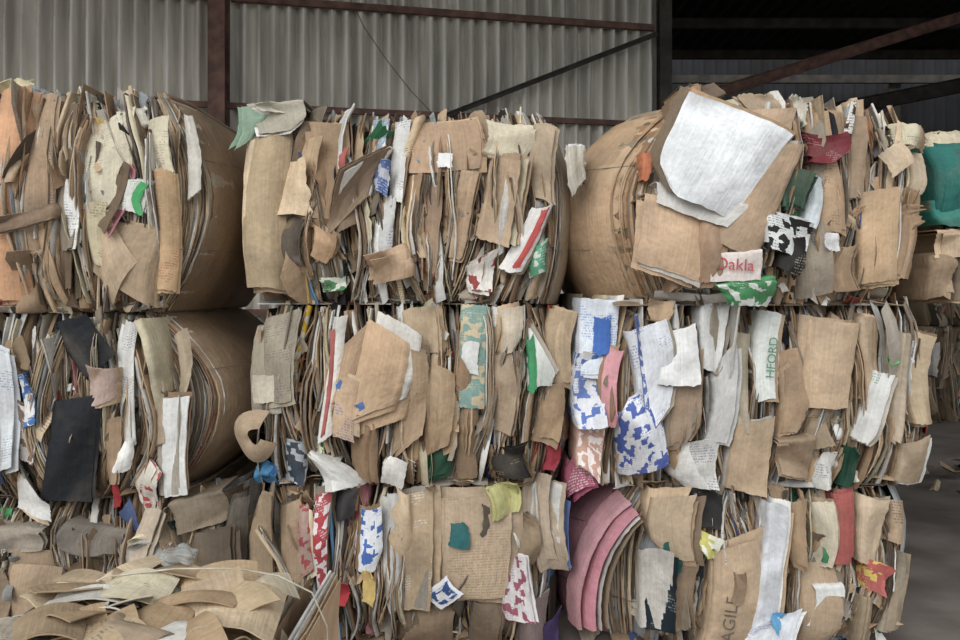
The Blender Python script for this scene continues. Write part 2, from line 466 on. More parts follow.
F([(160, 172), (184, 175), (178, 292), (156, 290)], 'c9a26e', .06, .02, ('a85038', .5))
F([(150, 120), (174, 118), (182, 175), (160, 176)], 'd4c9a8', .05, .02, ('8c8878', .5))
F([(184, 114), (196, 118), (202, 190), (190, 200)], 'cfcabd', .04, .01)
F([(70, 180), (84, 182), (88, 250), (74, 250)], 'dedcd4', .06, .01, ('5c6a9a', .5))
F([(-8, 84), (30, 80), (34, 96), (-6, 100)], 'd8cc9c', .02, .02, tuck='B', rag=1.5)
F([(60, 96), (95, 94), (96, 112), (64, 116)], '8a8468', .03, .02, tuck='B', rag=1.5)
F([(120, 112), (146, 106), (150, 124), (126, 128)], 'cfc8b4', .05, .01, tuck='B', rag=1)
b.wire(2); b.done()

b = Bale(226, 580, 116, 305, bL=14, bR=(18, 14), leanL=.26, leanR=.08, n=310, panelL=('a88e6a', '9a8058', 'b09470', '8a9070', 'a08a64', '98825e'), panelR=('a08c70', '8a7860', 'a89068'), top=True, psp=.011, arcL=.03, arcR=.06)
b.fill(); F = b.feat
F([(250, 142), (292, 132), (288, 292), (246, 288)], 'ad9368', .03, .05, tuck='L', wr=.001)
F([(240, 106), (262, 104), (260, 128), (236, 152)], '8fae94', .07, .01, tuck='R')
F([(246, 104), (306, 102), (310, 128), (262, 136)], 'a8a18c', .085, .02, tuck='T', wr=.006)
F([(262, 103), (302, 106), (306, 116), (262, 112)], 'c2bda8', .095, .01, tuck='T')
F([(312, 124), (346, 126), (342, 222), (308, 218)], 'b8946a', .06, .01, tuck='L', wr=.001)
F([(314, 222), (342, 222), (338, 272), (318, 262)], '9a7852', .04, .01)
F([(346, 178), (396, 150), (372, 200), (330, 236)], 'a4825c', .085, .02, tuck='R')
F([(338, 186), (366, 166), (362, 226), (336, 238)], '997650', .08, .02, tuck='L')
F([(374, 120), (390, 118), (386, 160), (370, 162)], '8aa0b0', .04, .01, ('e0e0e0', 1.))
F([(380, 162), (394, 166), (389, 200), (376, 194)], '3e68b0', .09, .005, ('c8ccd8', 1.))
F([(345, 152), (354, 152), (352, 172), (344, 172)], 'c03a30', .09, .003)
F([(396, 124), (412, 122), (404, 205), (390, 205)], 'd6d4cf', .055, .01, ('5a6a88', .5))
F([(388, 200), (402, 198), (394, 262), (380, 256)], 'd9d9d6', .06, .01, ('47609a', .5))
F([(410, 126), (476, 119), (480, 170), (410, 174)], 'c1996e', .07, .015, tuck='L', wr=.001)
F([(440, 156), (454, 157), (453, 171), (439, 170)], 'e6e6e4', .1, .002, wr=.0, tuck='')
F([(462, 172), (482, 176), (466, 262), (448, 258)], 'c8a276', .06, .01)
F([(430, 175), (450, 178), (438, 280), (424, 272)], 'b18a62', .05, .01)
F([(408, 176), (426, 176), (418, 262), (404, 262)], 'a3815a', .05, .01)
F([(370, 262), (412, 250), (420, 276), (370, 284)], 'c0986a', .1, .03, tuck='R')
F([(316, 226), (348, 238), (332, 264), (312, 256)], 'bd9569', .08, .01)
F([(486, 122), (532, 130), (520, 160), (482, 154)], 'd6c8a8', .07, .02, tuck='B')
F([(490, 158), (526, 166), (510, 250), (472, 240)], 'b89468', .06, .02, tuck='L')
F([(532, 128), (556, 132), (552, 208), (528, 200)], 'bca280', .05, .02)
F([(530, 210), (550, 206), (520, 272), (498, 268)], 'e0dcd6', .09, .01, tuck='R', wr=.001)
F([(540, 213), (547, 210), (518, 268), (511, 268)], 'c83a34', .1, .002, tuck='', wr=.001)
F([(532, 250), (546, 240), (544, 272), (530, 278)], '5aa880', .08, .01, ('d0d8d0', 1.))
F([(340, 255), (362, 250), (372, 268), (350, 274)], '6a543c', .05, .01)
F([(470, 262), (498, 250), (492, 292), (472, 290)], 'dcd6cc', .06, .02, ('9a3a3a', 1.))
F([(322, 278), (350, 276), (348, 290), (324, 292)], '4e8a5a', .06, .01, ('d0d0c0', 1.))
b.wire(2); b.done()

b = Bale(566, 930, 104, 306, yb=-.1, bL=(66, 34), bR=12, leanL=.34, leanR=.08, n=300, panelL=('d2aa7c', 'b08658', 'c4986a', 'a87e54', 'c09464', 'c0966a', 'a07850', 'b88c5e', '97714a', 'b48c62', 'c49a6c', 'a07a52'), panelR=('9c8464',), bulge=.08, top=True, psp=.010, pj=.03, arcL=.13)
b.fill(); F = b.feat
F([(672, 98), (694, 92), (684, 286), (664, 292)], 'b8926a', .05, .02, tuck='L', wr=.002)
F([(566, 146), (588, 142), (588, 176), (572, 196)], 'c9c2ae', -.02, .02, tuck='R', rag=1.)
F([(680, 88), (712, 86), (724, 98), (684, 102)], '7a6248', .11, .02, tuck='B')
F([(722, 100), (768, 98), (784, 128), (740, 130)], 'c0a078', .08, .02, tuck='B', rag=1, stack=1)
F([(700, 116), (800, 114), (790, 160), (700, 170)], 'b8956e', .09, .02, tuck='B')
F([(736, 150), (792, 150), (742, 262), (700, 240)], 'b9946a', .12, .02, tuck='R', wr=.001)
F([(640, 196), (700, 210), (690, 282), (632, 262)], 'c69f74', .12, .015, tuck='T', wr=.001, stack=3)
F([(690, 222), (726, 224), (706, 284), (684, 284)], 'b3875c', .12, .02, tuck='L')
F([(682, 98), (778, 142), (722, 224), (638, 192)], 'e6e9f2', .165, .025, None, tuck='T', wr=.003, stack=2)
F([(650, 186), (736, 210), (716, 230), (650, 206)], 'd0cdc6', .145, .01, tuck='T', wr=.001, stack=0)
F([(784, 100), (806, 104), (800, 128), (782, 122)], 'd4cdb8', .08, .02, tuck='B', rag=1.5)
F([(796, 138), (840, 139), (830, 164), (800, 166)], '7a2630', .1, .01, ('b89090', .5), tuck='L')
F([(642, 152), (651, 152), (649, 180), (641, 180)], 'd8763a', .07, .002)
F([(776, 178), (798, 180), (790, 212), (773, 210)], '2f5a48', .1, .01)
F([(752, 214), (800, 226), (794, 262), (756, 250)], 'dfe2e0', .11, .01, ('2c2a28', 1.), tuck='L')
F([(768, 234), (788, 240), (788, 276), (766, 268)], '2a2624', .12, .005, ('a8a090', .5))
F([(797, 180), (812, 182), (806, 232), (794, 226)], 'd2dce0', .09, .01)
F([(698, 256), (748, 252), (748, 280), (700, 282)], 'dcd0c8', .15, .002, tuck='T', wr=.001, stack=0)
b.text('Oakla', 722, 266, 16, M_INKR, rot=4, off=.162)
F([(706, 286), (766, 281), (760, 306), (722, 305)], '4a9a60', .14, .02, ('e0e4dc', 1.), tuck='T')
F([(812, 114), (842, 114), (836, 236), (808, 236)], 'b6936a', .06, .02, ('6a5a48', .5))
F([(844, 118), (866, 118), (858, 200), (842, 200)], 'a5845c', .06, .01)
F([(866, 160), (888, 146), (902, 166), (880, 182)], 'cbb08a', .12, .005, tuck='R', wr=.001)
F([(856, 194), (894, 188), (890, 280), (856, 284)], 'bb986c', .08, .012, tuck='L', wr=.001)
F([(894, 192), (918, 196), (908, 280), (888, 280)], 'ae8a60', .075, .01, tuck='R')
F([(814, 234), (830, 234), (828, 252), (814, 250)], 'dedede', .12, .002, tuck='')
F([(888, 124), (928, 130), (924, 150), (886, 148)], 'cfc4a2', .07, .03, ('888070', .5), tuck='T', rag=1.)
F([(826, 246), (850, 246), (846, 290), (826, 290)], 'ad8d68', .08, .01)
F([(902, 152), (920, 154), (918, 196), (900, 192)], 'c4ab86', .06, .01)
b.wire(2); b.done()

b = Bale(926, 1260, 132, 304, yb=.08, bL=14, bR=12, leanL=.1, leanR=.06, n=190, panelL=('a88c66', '9a7e5a'), top=True)
b.fill(); F = b.feat
F([(930, 150), (974, 148), (974, 210), (932, 222)], '1c6e66', .09, .02, ('0f4a48', .5), wr=.002)
F([(926, 202), (974, 214), (972, 230), (932, 226)], '248074', .1, .01)
F([(922, 236), (976, 234), (976, 256), (926, 260)], 'c7a880', .09, .02, tuck='T')
F([(924, 256), (950, 262), (946, 300), (926, 300)], 'b0906a', .08, .02)
F([(948, 258), (976, 262), (972, 300), (950, 300)], 'a08868', .06, .02)
F([(930, 130), (975, 134), (974, 150), (930, 148)], 'cdbf9c', .05, .02, ('777068', .5), rag=1.)
b.done()

# ================================================================== MIDDLE ROW
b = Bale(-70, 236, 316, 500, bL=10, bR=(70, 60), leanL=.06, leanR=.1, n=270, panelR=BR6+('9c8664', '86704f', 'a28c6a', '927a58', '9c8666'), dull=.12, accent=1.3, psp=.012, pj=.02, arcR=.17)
b.fill(); F = b.feat
F([(62, 322), (98, 314), (124, 352), (96, 376)], '26282d', .1, .015, tuck='L', wr=.003, stack=1)
F([(66, 398), (108, 394), (98, 498), (52, 496)], '26282d', .09, .02, tuck='L', wr=.003, stack=1)
F([(100, 362), (126, 366), (124, 396), (96, 404)], 'c4a494', .1, .02, tuck='R')
F([(128, 320), (140, 318), (144, 440), (130, 440)], 'd0cec8', .06, .01, ('707a90', .5))
F([(172, 396), (198, 392), (194, 490), (168, 496)], 'dcdcd8', .08, .015, tuck='L', wr=.004)
F([(144, 330), (164, 340), (174, 440), (150, 440)], 'b89c78', .05, .02)
F([(148, 455), (168, 470), (162, 512), (146, 508)], 'c8c0b0', .07, .01, ('b04040', 1.))
F([(174, 336), (188, 328), (194, 395), (180, 396)], 'b8a282', .04, .02)
F([(0, 340), (22, 350), (30, 460), (4, 470)], 'd5d9dc', .07, .02, ('6a8aa8', .5), wr=.007)
F([(-20, 370), (6, 372), (12, 480), (-16, 480)], 'c9cfd4', .06, .02, ('5070a8', 1.), wr=.007)
F([(34, 372), (46, 372), (50, 420), (38, 424)], '3a70b0', .08, .01, ('d8d8d8', 1.))
F([(22, 395), (42, 405), (50, 460), (30, 455)], '8a6a5e', .06, .01, ('d8d0c8', 1.))
F([(30, 470), (60, 500), (62, 516), (20, 506)], 'dad8d2', .09, .02, tuck='L')
F([(104, 420), (130, 416), (126, 480), (108, 480)], 'b08c64', .06, .01)
F([(113, 478), (122, 474), (124, 506), (114, 508)], 'b02c30', .08, .003)
F([(128, 440), (142, 430), (136, 466), (120, 468)], 'e0ded8', .09, .01)
F([(0, 506), (14, 508), (12, 522), (-2, 522)], '3a9a58', .06, .005)
b.wire(2); b.done()

b = Bale(246, 582, 306, 486, bL=8, bR=12, leanL=.05, leanR=.06, n=300)
b.fill(); F = b.feat
F([(262, 318), (308, 308), (302, 398), (254, 402)], 'a0937c', .07, .02, ('6a5f52', .5), tuck='L', wr=.002)
F([(256, 374), (286, 372), (286, 398), (257, 402)], 'c8bca4', .1, .002, tuck='', wr=.001)
def roll(B, u, v, r, col, a0, a1, off, th=.006):
    k = B.k; n = 22
    a = np.linspace(math.radians(a0), math.radians(a1), n)
    cx, cz = (u-480)*k, 1.6+(290-v)*k
    P = np.zeros((n, 6, 3)); wb = 1+.08*np.sin(a*3)
    for j, rr in enumerate(np.linspace(r*.3, r, 6)):
        P[:, j, 0] = cx+rr*k*np.cos(a)*wb; P[:, j, 2] = cz+rr*k*np.sin(a)*1.15*wb; P[:, j, 1] = B.yb-off+.05*(j/5)**2+.01*np.sin(a*2)
    B.buf.sheet(P, cl(col), None, th)
roll(b, 263, 431, 22, 'b89c78', 60, 340, .13)
F([(338, 316), (350, 314), (336, 430), (322, 440)], 'd6d2ca', .08, .01, tuck='L', wr=.001)
F([(334, 330), (338, 328), (329, 430), (325, 434)], 'b04a44', .09, .002, tuck='', wr=.001)
F([(372, 318), (412, 342), (398, 400), (346, 420)], 'c8a276', .12, .02, tuck='R', wr=.001, stack=4)
F([(350, 342), (374, 320), (360, 372), (338, 400)], 'b28a5e', .12, .01, tuck='L', wr=.001)
F([(346, 372), (364, 378), (360, 436), (340, 430)], 'bd9a72', .13, .01, ('3a60a8', .5), tuck='L', wr=.001)
F([(346, 376), (358, 378), (356, 392), (345, 388)], '4a70b0', .137, .002, ('d0c8b8', 1.), tuck='', wr=.001)
F([(360, 400), (368, 396), (374, 408), (362, 410)], '4a70b0', .137, .002, tuck='', wr=.001)
F([(402, 346), (432, 352), (426, 430), (394, 455)], 'b18f66', .07, .02, tuck='L', wr=.002)
F([(430, 360), (460, 372), (452, 440), (420, 455)], 'a98a62', .08, .015)
F([(398, 310), (440, 306), (446, 352), (402, 350)], 'b5986f', .06, .02)
F([(386, 450), (410, 456), (404, 484), (384, 478)], 'd8d4cc', .1, .01)
F([(312, 450), (340, 462), (366, 482), (330, 486)], 'd2d0ca', .1, .02, tuck='T')
F([(354, 420), (384, 420), (376, 480), (352, 470)], '9e7c56', .06, .02)
F([(462, 304), (487, 306), (484, 406), (460, 404)], '7fa096', .09, .01, ('c8b48c', 1.), tuck='L', wr=.001, stack=1)
F([(464, 342), (480, 342), (479, 374), (463, 373)], 'd8d8d4', .105, .002, tuck='', wr=.001)
F([(460, 405), (484, 406), (478, 476), (456, 476)], 'a8865c', .06, .02)
F([(494, 310), (530, 306), (522, 350), (490, 356)], 'c9b596', .07, .02)
F([(488, 356), (522, 350), (512, 432), (484, 430)], 'ad8d66', .06, .02)
F([(530, 328), (554, 372), (550, 384), (528, 386)], 'd4d8d0', .09, .01, wr=.001)
F([(526, 338), (532, 332), (535, 386), (528, 388)], '3a9460', .1, .002, wr=.001)
F([(552, 306), (582, 312), (578, 384), (556, 380)], 'b99c74', .08, .015)
F([(536, 388), (566, 382), (560, 440), (534, 436)], 'a5835a', .06, .015)
F([(498, 444), (526, 440), (528, 470), (500, 474)], '221f1d', .09, .01, ('8a7a48', .5))
F([(546, 444), (560, 444), (554, 470), (542, 470)], '9a2838', .08, .005)
F([(432, 440), (454, 436), (448, 470), (432, 474)], '2f5a44', .07, .01)
F([(258, 460), (284, 464), (280, 486), (256, 484)], '3a88b8', .07, .02, ('2a5080', 1.))
F([(288, 440), (310, 442), (306, 484), (286, 480)], '3a4450', .06, .02, ('b0b8c0', 1.))
b.wire(2); b.done()

b = Bale(578, 946, 300, 488, yb=-.03, bL=10, bR=14, leanL=.05, leanR=.08, n=320, panelR=('a08a6a', '94805f'))
b.fill(); F = b.feat
F([(582, 298), (618, 300), (612, 372), (578, 372)], 'd8e0ea', .09, .015, ('4f80c8', .5), wr=.001, stack=1)
F([(592, 316), (608, 314), (606, 350), (590, 352)], '2e66b8', .11, .01, ('c0d0e8', .5), tuck='', wr=.001)
F([(597, 304), (605, 304), (605, 317), (597, 317)], '3a74c0', .11, .003, tuck='', wr=.001)
F([(578, 352), (612, 346), (602, 420), (576, 424)], 'd4d6dc', .085, .02, ('5070b8', 1.), wr=.005, stack=1)
F([(576, 420), (606, 424), (600, 480), (574, 462)], 'd09880', .08, .02, ('e8dcd8', 1.))
F([(606, 344), (620, 348), (614, 420), (602, 420)], 'd8949c', .09, .01)
F([(622, 330), (660, 318), (662, 402), (632, 440)], 'dfe2e8', .11, .03, ('5a6cb0', .5), wr=.009, stack=1)
F([(606, 400), (648, 380), (660, 456), (620, 474)], 'dde0e6', .1, .03, ('4a60b0', 1.), wr=.01, stack=1)
F([(626, 312), (632, 314), (644, 430), (638, 432)], '5a70b0', .135, .01, ('e0e0ea', 1.), tuck='', wr=.004)
F([(640, 298), (676, 300), (672, 320), (642, 318)], 'b9966c', .12, .01, tuck='B')
F([(656, 330), (688, 322), (690, 380), (652, 380)], 'e2e2e0', .12, .01, tuck='L', wr=.003, stack=1)
F([(664, 344), (702, 342), (698, 436), (660, 440)], 'b8936a', .09, .015, wr=.002)
F([(698, 302), (728, 300), (714, 372), (696, 366)], 'd9d9d6', .1, .02, wr=.005)
F([(680, 440), (718, 436), (714, 486), (678, 484)], 'dad8d2', .09, .02, ('405c98', .5))
F([(706, 372), (726, 340), (720, 440), (700, 440)], 'c4c3c0', .08, .02, wr=.005)
F([(728, 330), (752, 334), (744, 430), (722, 430)], 'b0a184', .07, .015)
F([(756, 310), (778, 314), (770, 396), (752, 400)], 'd8dcd6', .09, .01, wr=.001)
b.text('HFORD', 765, 356, 12, M_INKG, rot=-84, off=.112)
F([(776, 350), (804, 346), (796, 430), (772, 430)], 'b08c62', .08, .015)
F([(806, 318), (852, 322), (836, 404), (800, 404)], 'c4a278', .1, .02, tuck='L', wr=.001)
F([(806, 404), (832, 402), (824, 440), (802, 446)], 'ad9068', .08, .01, ('303030', .5))
F([(728, 422), (770, 414), (764, 494), (720, 486)], 'b8966a', .11, .02, tuck='L', wr=.003)
F([(762, 436), (808, 432), (806, 476), (772, 470)], 'b28e62', .1, .02, tuck='T')
F([(852, 316), (872, 318), (862, 400), (846, 396)], 'bfa27c', .07, .01)
F([(864, 368), (880, 372), (856, 440), (844, 434)], 'dcdcd8', .09, .01, ('3a8a58', .5))
F([(872, 352), (885, 350), (887, 361), (874, 363)], '4ec060', .1, .003, tuck='')
F([(838, 442), (849, 442), (845, 484), (835, 482)], '1f4a38', .08, .005)
F([(812, 450), (830, 448), (826, 486), (810, 486)], 'd8d6ce', .08, .01, ('405c98', .5))
F([(884, 330), (906, 334), (890, 440), (874, 434)], 'c2ab88', .06, .01)
F([(908, 330), (930, 336), (924, 420), (902, 420)], 'b29a76', .06, .01)
F([(890, 440), (920, 430), (918, 480), (888, 478)], 'ab9372', .06, .01)
b.wire(2); b.done()

# ================================================================== BOTTOM ROW
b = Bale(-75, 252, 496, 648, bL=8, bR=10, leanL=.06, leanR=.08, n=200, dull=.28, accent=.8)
b.fill(); F = b.feat
F([(28, 556), (74, 560), (70, 612), (26, 612)], 'b09068', .09, .01, tuck='L', wr=.001)
F([(0, 560), (28, 558), (26, 616), (-2, 618)], '927a5e', .07, .01)
F([(-4, 520), (60, 526), (60, 544), (-4, 548)], '968a78', .08, .02, tuck='T', wr=.006)
F([(70, 520), (140, 528), (134, 550), (70, 548)], '85786a', .07, .02, tuck='T', wr=.006)
F([(140, 530), (176, 540), (170, 562), (130, 566)], 'a8a49a', .09, .02, tuck='T')
F([(170, 500), (228, 490), (232, 520), (180, 530)], '8f7a5c', .08, .02, tuck='T')
F([(190, 530), (240, 520), (244, 600), (200, 590)], '705e4a', .06, .02)
F([(150, 506), (176, 504), (148, 566), (128, 560)], 'b7a48a', .1, .01)
F([(226, 500), (250, 496), (250, 590), (230, 590)], '5e5448', .06, .02)
b.wire(1); b.done()

b = Bale(250, 564, 484, 650, bL=8, bR=10, leanL=.05, leanR=.06, n=270)
b.fill(); F = b.feat
F([(252, 492), (286, 486), (286, 604), (252, 600)], 'ae9068', .08, .015, wr=.002)
F([(288, 500), (314, 490), (310, 600), (290, 610)], 'b39572', .07, .015)
F([(320, 490), (335, 484), (334, 580), (324, 588)], 'b8343e', .1, .01, ('e8dcdc', 1.), stack=1)
F([(302, 500), (318, 498), (322, 560), (306, 570)], 'b99080', .08, .01, ('a84848', 1.))
F([(334, 568), (354, 570), (350, 594), (332, 590)], 'c02c34', .1, .01)
F([(364, 504), (384, 500), (384, 560), (362, 562)], 'dcdfe4', .09, .01, ('3a68b8', 1.))
F([(362, 562), (382, 560), (378, 596), (364, 590)], 'd0b054', .09, .01)
F([(388, 492), (400, 490), (404, 600), (390, 606)], 'c8c8c4', .06, .01)
F([(400, 492), (438, 488), (436, 600), (402, 604)], 'b0946e', .09, .02, ('d8d8d0', .5), wr=.002)
F([(444, 496), (510, 492), (504, 590), (440, 592)], 'ba9c76', .1, .01, ('8a7050', .5), wr=.001)
F([(488, 484), (516, 478), (518, 506), (496, 514)], 'b8b468', .12, .02, ('8a7a40', .5), wr=.006)
F([(452, 518), (468, 514), (470, 542), (450, 538)], '1f6a6c', .12, .005, stack=0)
F([(428, 582), (448, 566), (464, 584), (442, 600)], 'e4e6ea', .13, .005, wr=.001, tuck='')
F([(433, 583), (448, 571), (458, 584), (442, 595)], '2c5490', .137, .003, ('e0e0e0', 1.), wr=.001, tuck='')
F([(536, 482), (568, 480), (572, 560), (540, 566)], 'b29878', .09, .015, wr=.002)
F([(502, 556), (524, 548), (532, 604), (504, 610)], 'd8d4d4', .1, .03, ('a05068', 1.), wr=.012)
F([(512, 510), (536, 510), (534, 560), (510, 560)], '9d8058', .07, .01)
F([(404, 604), (460, 600), (456, 650), (402, 650)], 'a38460', .08, .02)
F([(470, 596), (510, 596), (500, 650), (466, 650)], '8c7458', .07, .02)
F([(520, 600), (552, 590), (548, 650), (516, 650)], '98807c', .07, .02)
F([(544, 622), (562, 604), (562, 650), (544, 650)], '4c3a68', .08, .01)
F([(338, 486), (362, 484), (356, 512), (340, 516)], '2c2c30', .08, .01)
b.wire(2); b.done()

b = Bale(560, 928, 484, 645, yb=-.02, bL=(40, 10), bR=20, leanL=.22, leanR=.1, n=310, panelL=('b88088', 'c8c4c0', 'a8767c', 'b8a080', 'c8c0b8', 'a88c68'), panelR=('a08c6c', '8c7a5c'), bulge=.07, arcL=.14)
b.fill(); F = b.feat
def arc_sheet(B, po, pi, col, off, ink=None):
    k = B.k; n = len(po)
    P = np.zeros((n, 5, 3)); w = .012*np.sin(np.linspace(0, 7, n)+off*90)
    for i in range(n):
        for j, f in enumerate(np.linspace(0, 1, 5)):
            u = po[i][0]*(1-f)+pi[i][0]*f+R.normal()*.3; v = po[i][1]*(1-f)+pi[i][1]*f+R.normal()*.3
            P[i, j] = ((u-480)*k, B.yb-off+.12*(1-f)**2-.02*f+w[i], 1.6+(290-v)*k)
    B.buf.sheet(P, cl(col), None if ink is None else np.append(cl(ink[0]), ink[1]), .004)
def arcpts(c, rx, ry, a0, a1, n=24):
    return [(c[0]+rx*math.cos(math.radians(a)), c[1]-ry*math.sin(math.radians(a))) for a in np.linspace(a0, a1, n)]
for o, i_, cx, col, of in (((92, 122), (82, 112), 660, 'b8848a', .085), ((86, 118), (68, 103), 660, 'bc7884', .1),
                           ((68, 104), (63, 99), 660, 'c8bcb8', .1), ((62, 99), (57, 95), 661, 'a08868', .095)):
    arc_sheet(b, arcpts((cx, 602), *o, 116, 190), arcpts((cx, 602), *i_, 113, 190), col, of)
F([(568, 458), (590, 462), (594, 484), (568, 498)], 'a85068', .1, .02, ('e0dce0', .5))
F([(562, 500), (570, 500), (568, 560), (560, 560)], '4a68a0', .09, .01)
F([(644, 492), (692, 486), (688, 548), (648, 548)], 'bb9e78', .1, .02, wr=.002)
F([(640, 552), (666, 542), (668, 622), (642, 620)], '1c2830', .1, .01, ('8a9498', .5), wr=.002)
F([(652, 536), (666, 532), (666, 562), (654, 562)], '1f5a54', .11, .005)
F([(666, 556), (692, 552), (690, 620), (668, 620)], '9a7a56', .09, .01)
F([(690, 520), (712, 528), (706, 548), (692, 544)], 'c8c04c', .11, .01, ('e6e6d8', 1.))
F([(690, 488), (716, 490), (712, 522), (688, 518)], '2c2a2a', .08, .01, ('b8b0a8', .5))
F([(704, 540), (748, 530), (742, 640), (696, 640)], 'b4936a', .11, .01, wr=.001)
b.text('AGILE', 720, 606, 17, M_INKD, rot=-82, off=.13)
F([(722, 560), (732, 556), (730, 588), (720, 588)], 'a07c54', .125, .005)
F([(760, 496), (776, 498), (758, 640), (738, 640)], 'd8dbe2', .12, .015, wr=.003)
F([(752, 606), (790, 596), (776, 640), (734, 642)], 'dfe3ea', .15, .01, ('3a60b8', .5), wr=.002, stack=1)
F([(758, 598), (770, 596), (768, 610), (756, 610)], '5aa8d8', .16, .003, tuck='')
F([(782, 500), (806, 496), (800, 560), (780, 556)], 'a88862', .08, .02)
F([(790, 560), (836, 556), (826, 642), (784, 642)], 'b6946a', .1, .015, wr=.002)
F([(804, 578), (832, 576), (824, 620), (798, 616)], 'dcdcd8', .12, .006, tuck='T', wr=.001, stack=0)
F([(828, 490), (847, 488), (841, 556), (825, 556)], 'a83a30', .11, .006, ('402020', .5), wr=.001)
F([(808, 500), (826, 496), (822, 560), (806, 560)], 'c4b89c', .08, .01)
F([(852, 490), (882, 494), (876, 560), (850, 556)], 'b79a72', .09, .015)
F([(882, 496), (904, 500), (896, 540), (878, 536)], 'ad8c62', .09, .01, ('303030', .5))
F([(862, 554), (880, 558), (872, 586), (857, 584)], 'c83c34', .1, .01, ('e8c840', 1.))
F([(850, 588), (872, 590), (864, 640), (846, 640)], '9c8462', .08, .01)
F([(884, 545), (906, 550), (896, 625), (876, 625)], 'a5906f', .06, .01)
b.wire(2); b.done()

# ================================================================== nearer low bale (bottom left)
b = Bale(0, 0, 0, 0, yb=-1.72, rect=(-1.36, -.47, .005, .64), n=90, depth=.75, bL=8, bR=8, leanL=.05, leanR=.08, scraps=30, panelR=('c2a880', 'b89c74'))
b.fill()
def top_sheet(x, y, w, d, z, a, col, ink=None, sag=.02, tl=(0, 0)):
    n, m = 12, 10
    A, B = np.meshgrid(np.linspace(0, 1, n), np.linspace(0, 1, m))
    U = (A-.5)*w; V = (B-.5)*d
    U = U*(1+.3*R.normal()*(B-.5)); V = V*(1+.3*R.normal()*(A-.5))
    ca, sa = math.cos(a), math.sin(a)
    Z = z-sag*4*(U/w)**2+tl[0]*U+tl[1]*V+crumple(A, B, .01, 4)
    X = x+U*ca-V*sa; Y = y+U*sa+V*ca
    Z = Z-.25*np.clip(X+.60, 0, 1)-.3*np.clip(-1.25-X, 0, 1)
    b.buf.sheet(np.stack([X, Y, Z], -1), cl(col), None if ink is None else np.append(lin(ink[0]), ink[1]), .004)
cols = ['c8ac80', 'bfa076', 'd3bb94', 'b4946a', 'cdbf9f', 'd9d6cc', 'a88c66', 'c5a982', 'b8ad98', '9a8468']
for i in range(80):
    top_sheet(R.uniform(-1.2, -.62), R.uniform(-1.62, -1.1), R.uniform(.08, .28), R.uniform(.07, .2), .645+.0013*i+R.uniform(0, .015), R.uniform(-1.2, 1.2),
              cols[R.randint(10)], ('6a6a60', .5) if R.rand() < .3 else None, R.uniform(0, .04), (R.normal()*.16, R.normal()*.18-.04))
top_sheet(-.66, -1.42, .22, .3, .745, .2, 'd0b68e', None, .03, (-.12, 0))
top_sheet(-1.0, -1.3, .24, .18, .755, -.15, 'd6c9a6', ('707060', .5), .02, (.05, .1))
top_sheet(-.78, -1.2, .22, .16, .75, .35, 'cfae80', None, .02, (.05, .1))
b.kids.append(tube('binding_twine', [(-1.3, -1.25, .67), (-1.1, -1.24, .755), (-.9, -1.24, .778), (-.72, -1.23, .775), (-.6, -1.22, .75), (-.5, -1.22, .70), (-.455, -1.22, .6), (-.45, -1.22, .3)], .0028, M_TWINE))
def film():
    import bmesh
    bm = bmesh.new(); bmesh.ops.create_icosphere(bm, subdivisions=4, radius=1)
    for v in bm.verts:
        c = v.co
        f = 1+.18*math.sin(c.x*5+c.y*4)+.14*math.sin(c.z*8+c.x*6)+.07*math.sin(c.y*13+c.z*6)
        v.co = Vector((c.x*f*.05, c.y*f*.06, c.z*f*.028))
    me = bpy.data.meshes.new('crumpled_plastic_film'); bm.to_mesh(me); bm.free()
    for p in me.polygons: p.use_smooth = True
    m, nt, bs = new_mat('clear_film'); bs.inputs['Base Color'].default_value = (.5, .52, .5, 1); bs.inputs['Roughness'].default_value = .25
    bs.inputs['Alpha'].default_value = .45
    me.materials.append(m)
    o = bpy.data.objects.new('crumpled_plastic_film', me); o.location = (-.93, -1.12, .775)
    return o
b.kids.append(film())
b.done(extra=30, bundles=8)

# ================================================================== building
def box(name, size, loc, mat, rot=(0, 0, 0), parent=None):
    x, y, z = [q/2 for q in size]
    vs = [(-x, -y, -z), (x, -y, -z), (x, y, -z), (-x, y, -z), (-x, -y, z), (x, -y, z), (x, y, z), (-x, y, z)]
    fs = [(0, 3, 2, 1), (4, 5, 6, 7), (0, 1, 5, 4), (1, 2, 6, 5), (2, 3, 7, 6), (3, 0, 4, 7)]
    me = bpy.data.meshes.new(name); me.from_pydata(vs, [], fs); me.materials.append(mat)
    o = bpy.data.objects.new(name, me); o.location = loc; o.rotation_euler = rot
    return link(o, parent)

def ibeam(name, p0, p1, w, h, mat, tw=.012):
    """I section swept from p0 to p1"""
    p0 = Vector(p0); p1 = Vector(p1); L = (p1-p0).length
    a, b_, t = w/2, h/2, tw
    prof = [(-a, -b_), (a, -b_), (a, -b_+t), (t/2, -b_+t), (t/2, b_-t), (a, b_-t), (a, b_), (-a, b_), (-a, b_-t), (-t/2, b_-t), (-t/2, -b_+t), (-a, -b_+t)]
    n = len(prof)
    vs = [(x, y, 0) for x, y in prof]+[(x, y, L) for x, y in prof]
    fs = [(i, (i+1) % n, n+(i+1) % n, n+i) for i in range(n)]
    me = bpy.data.meshes.new(name); me.from_pydata(vs, [], fs); me.materials.append(mat)
    o = bpy.data.objects.new(name, me)
    q = (p1-p0).to_track_quat('Z', 'Y'); o.rotation_mode = 'QUATERNION'; o.rotation_quaternion = q
    o.location = p0
    return link(o)

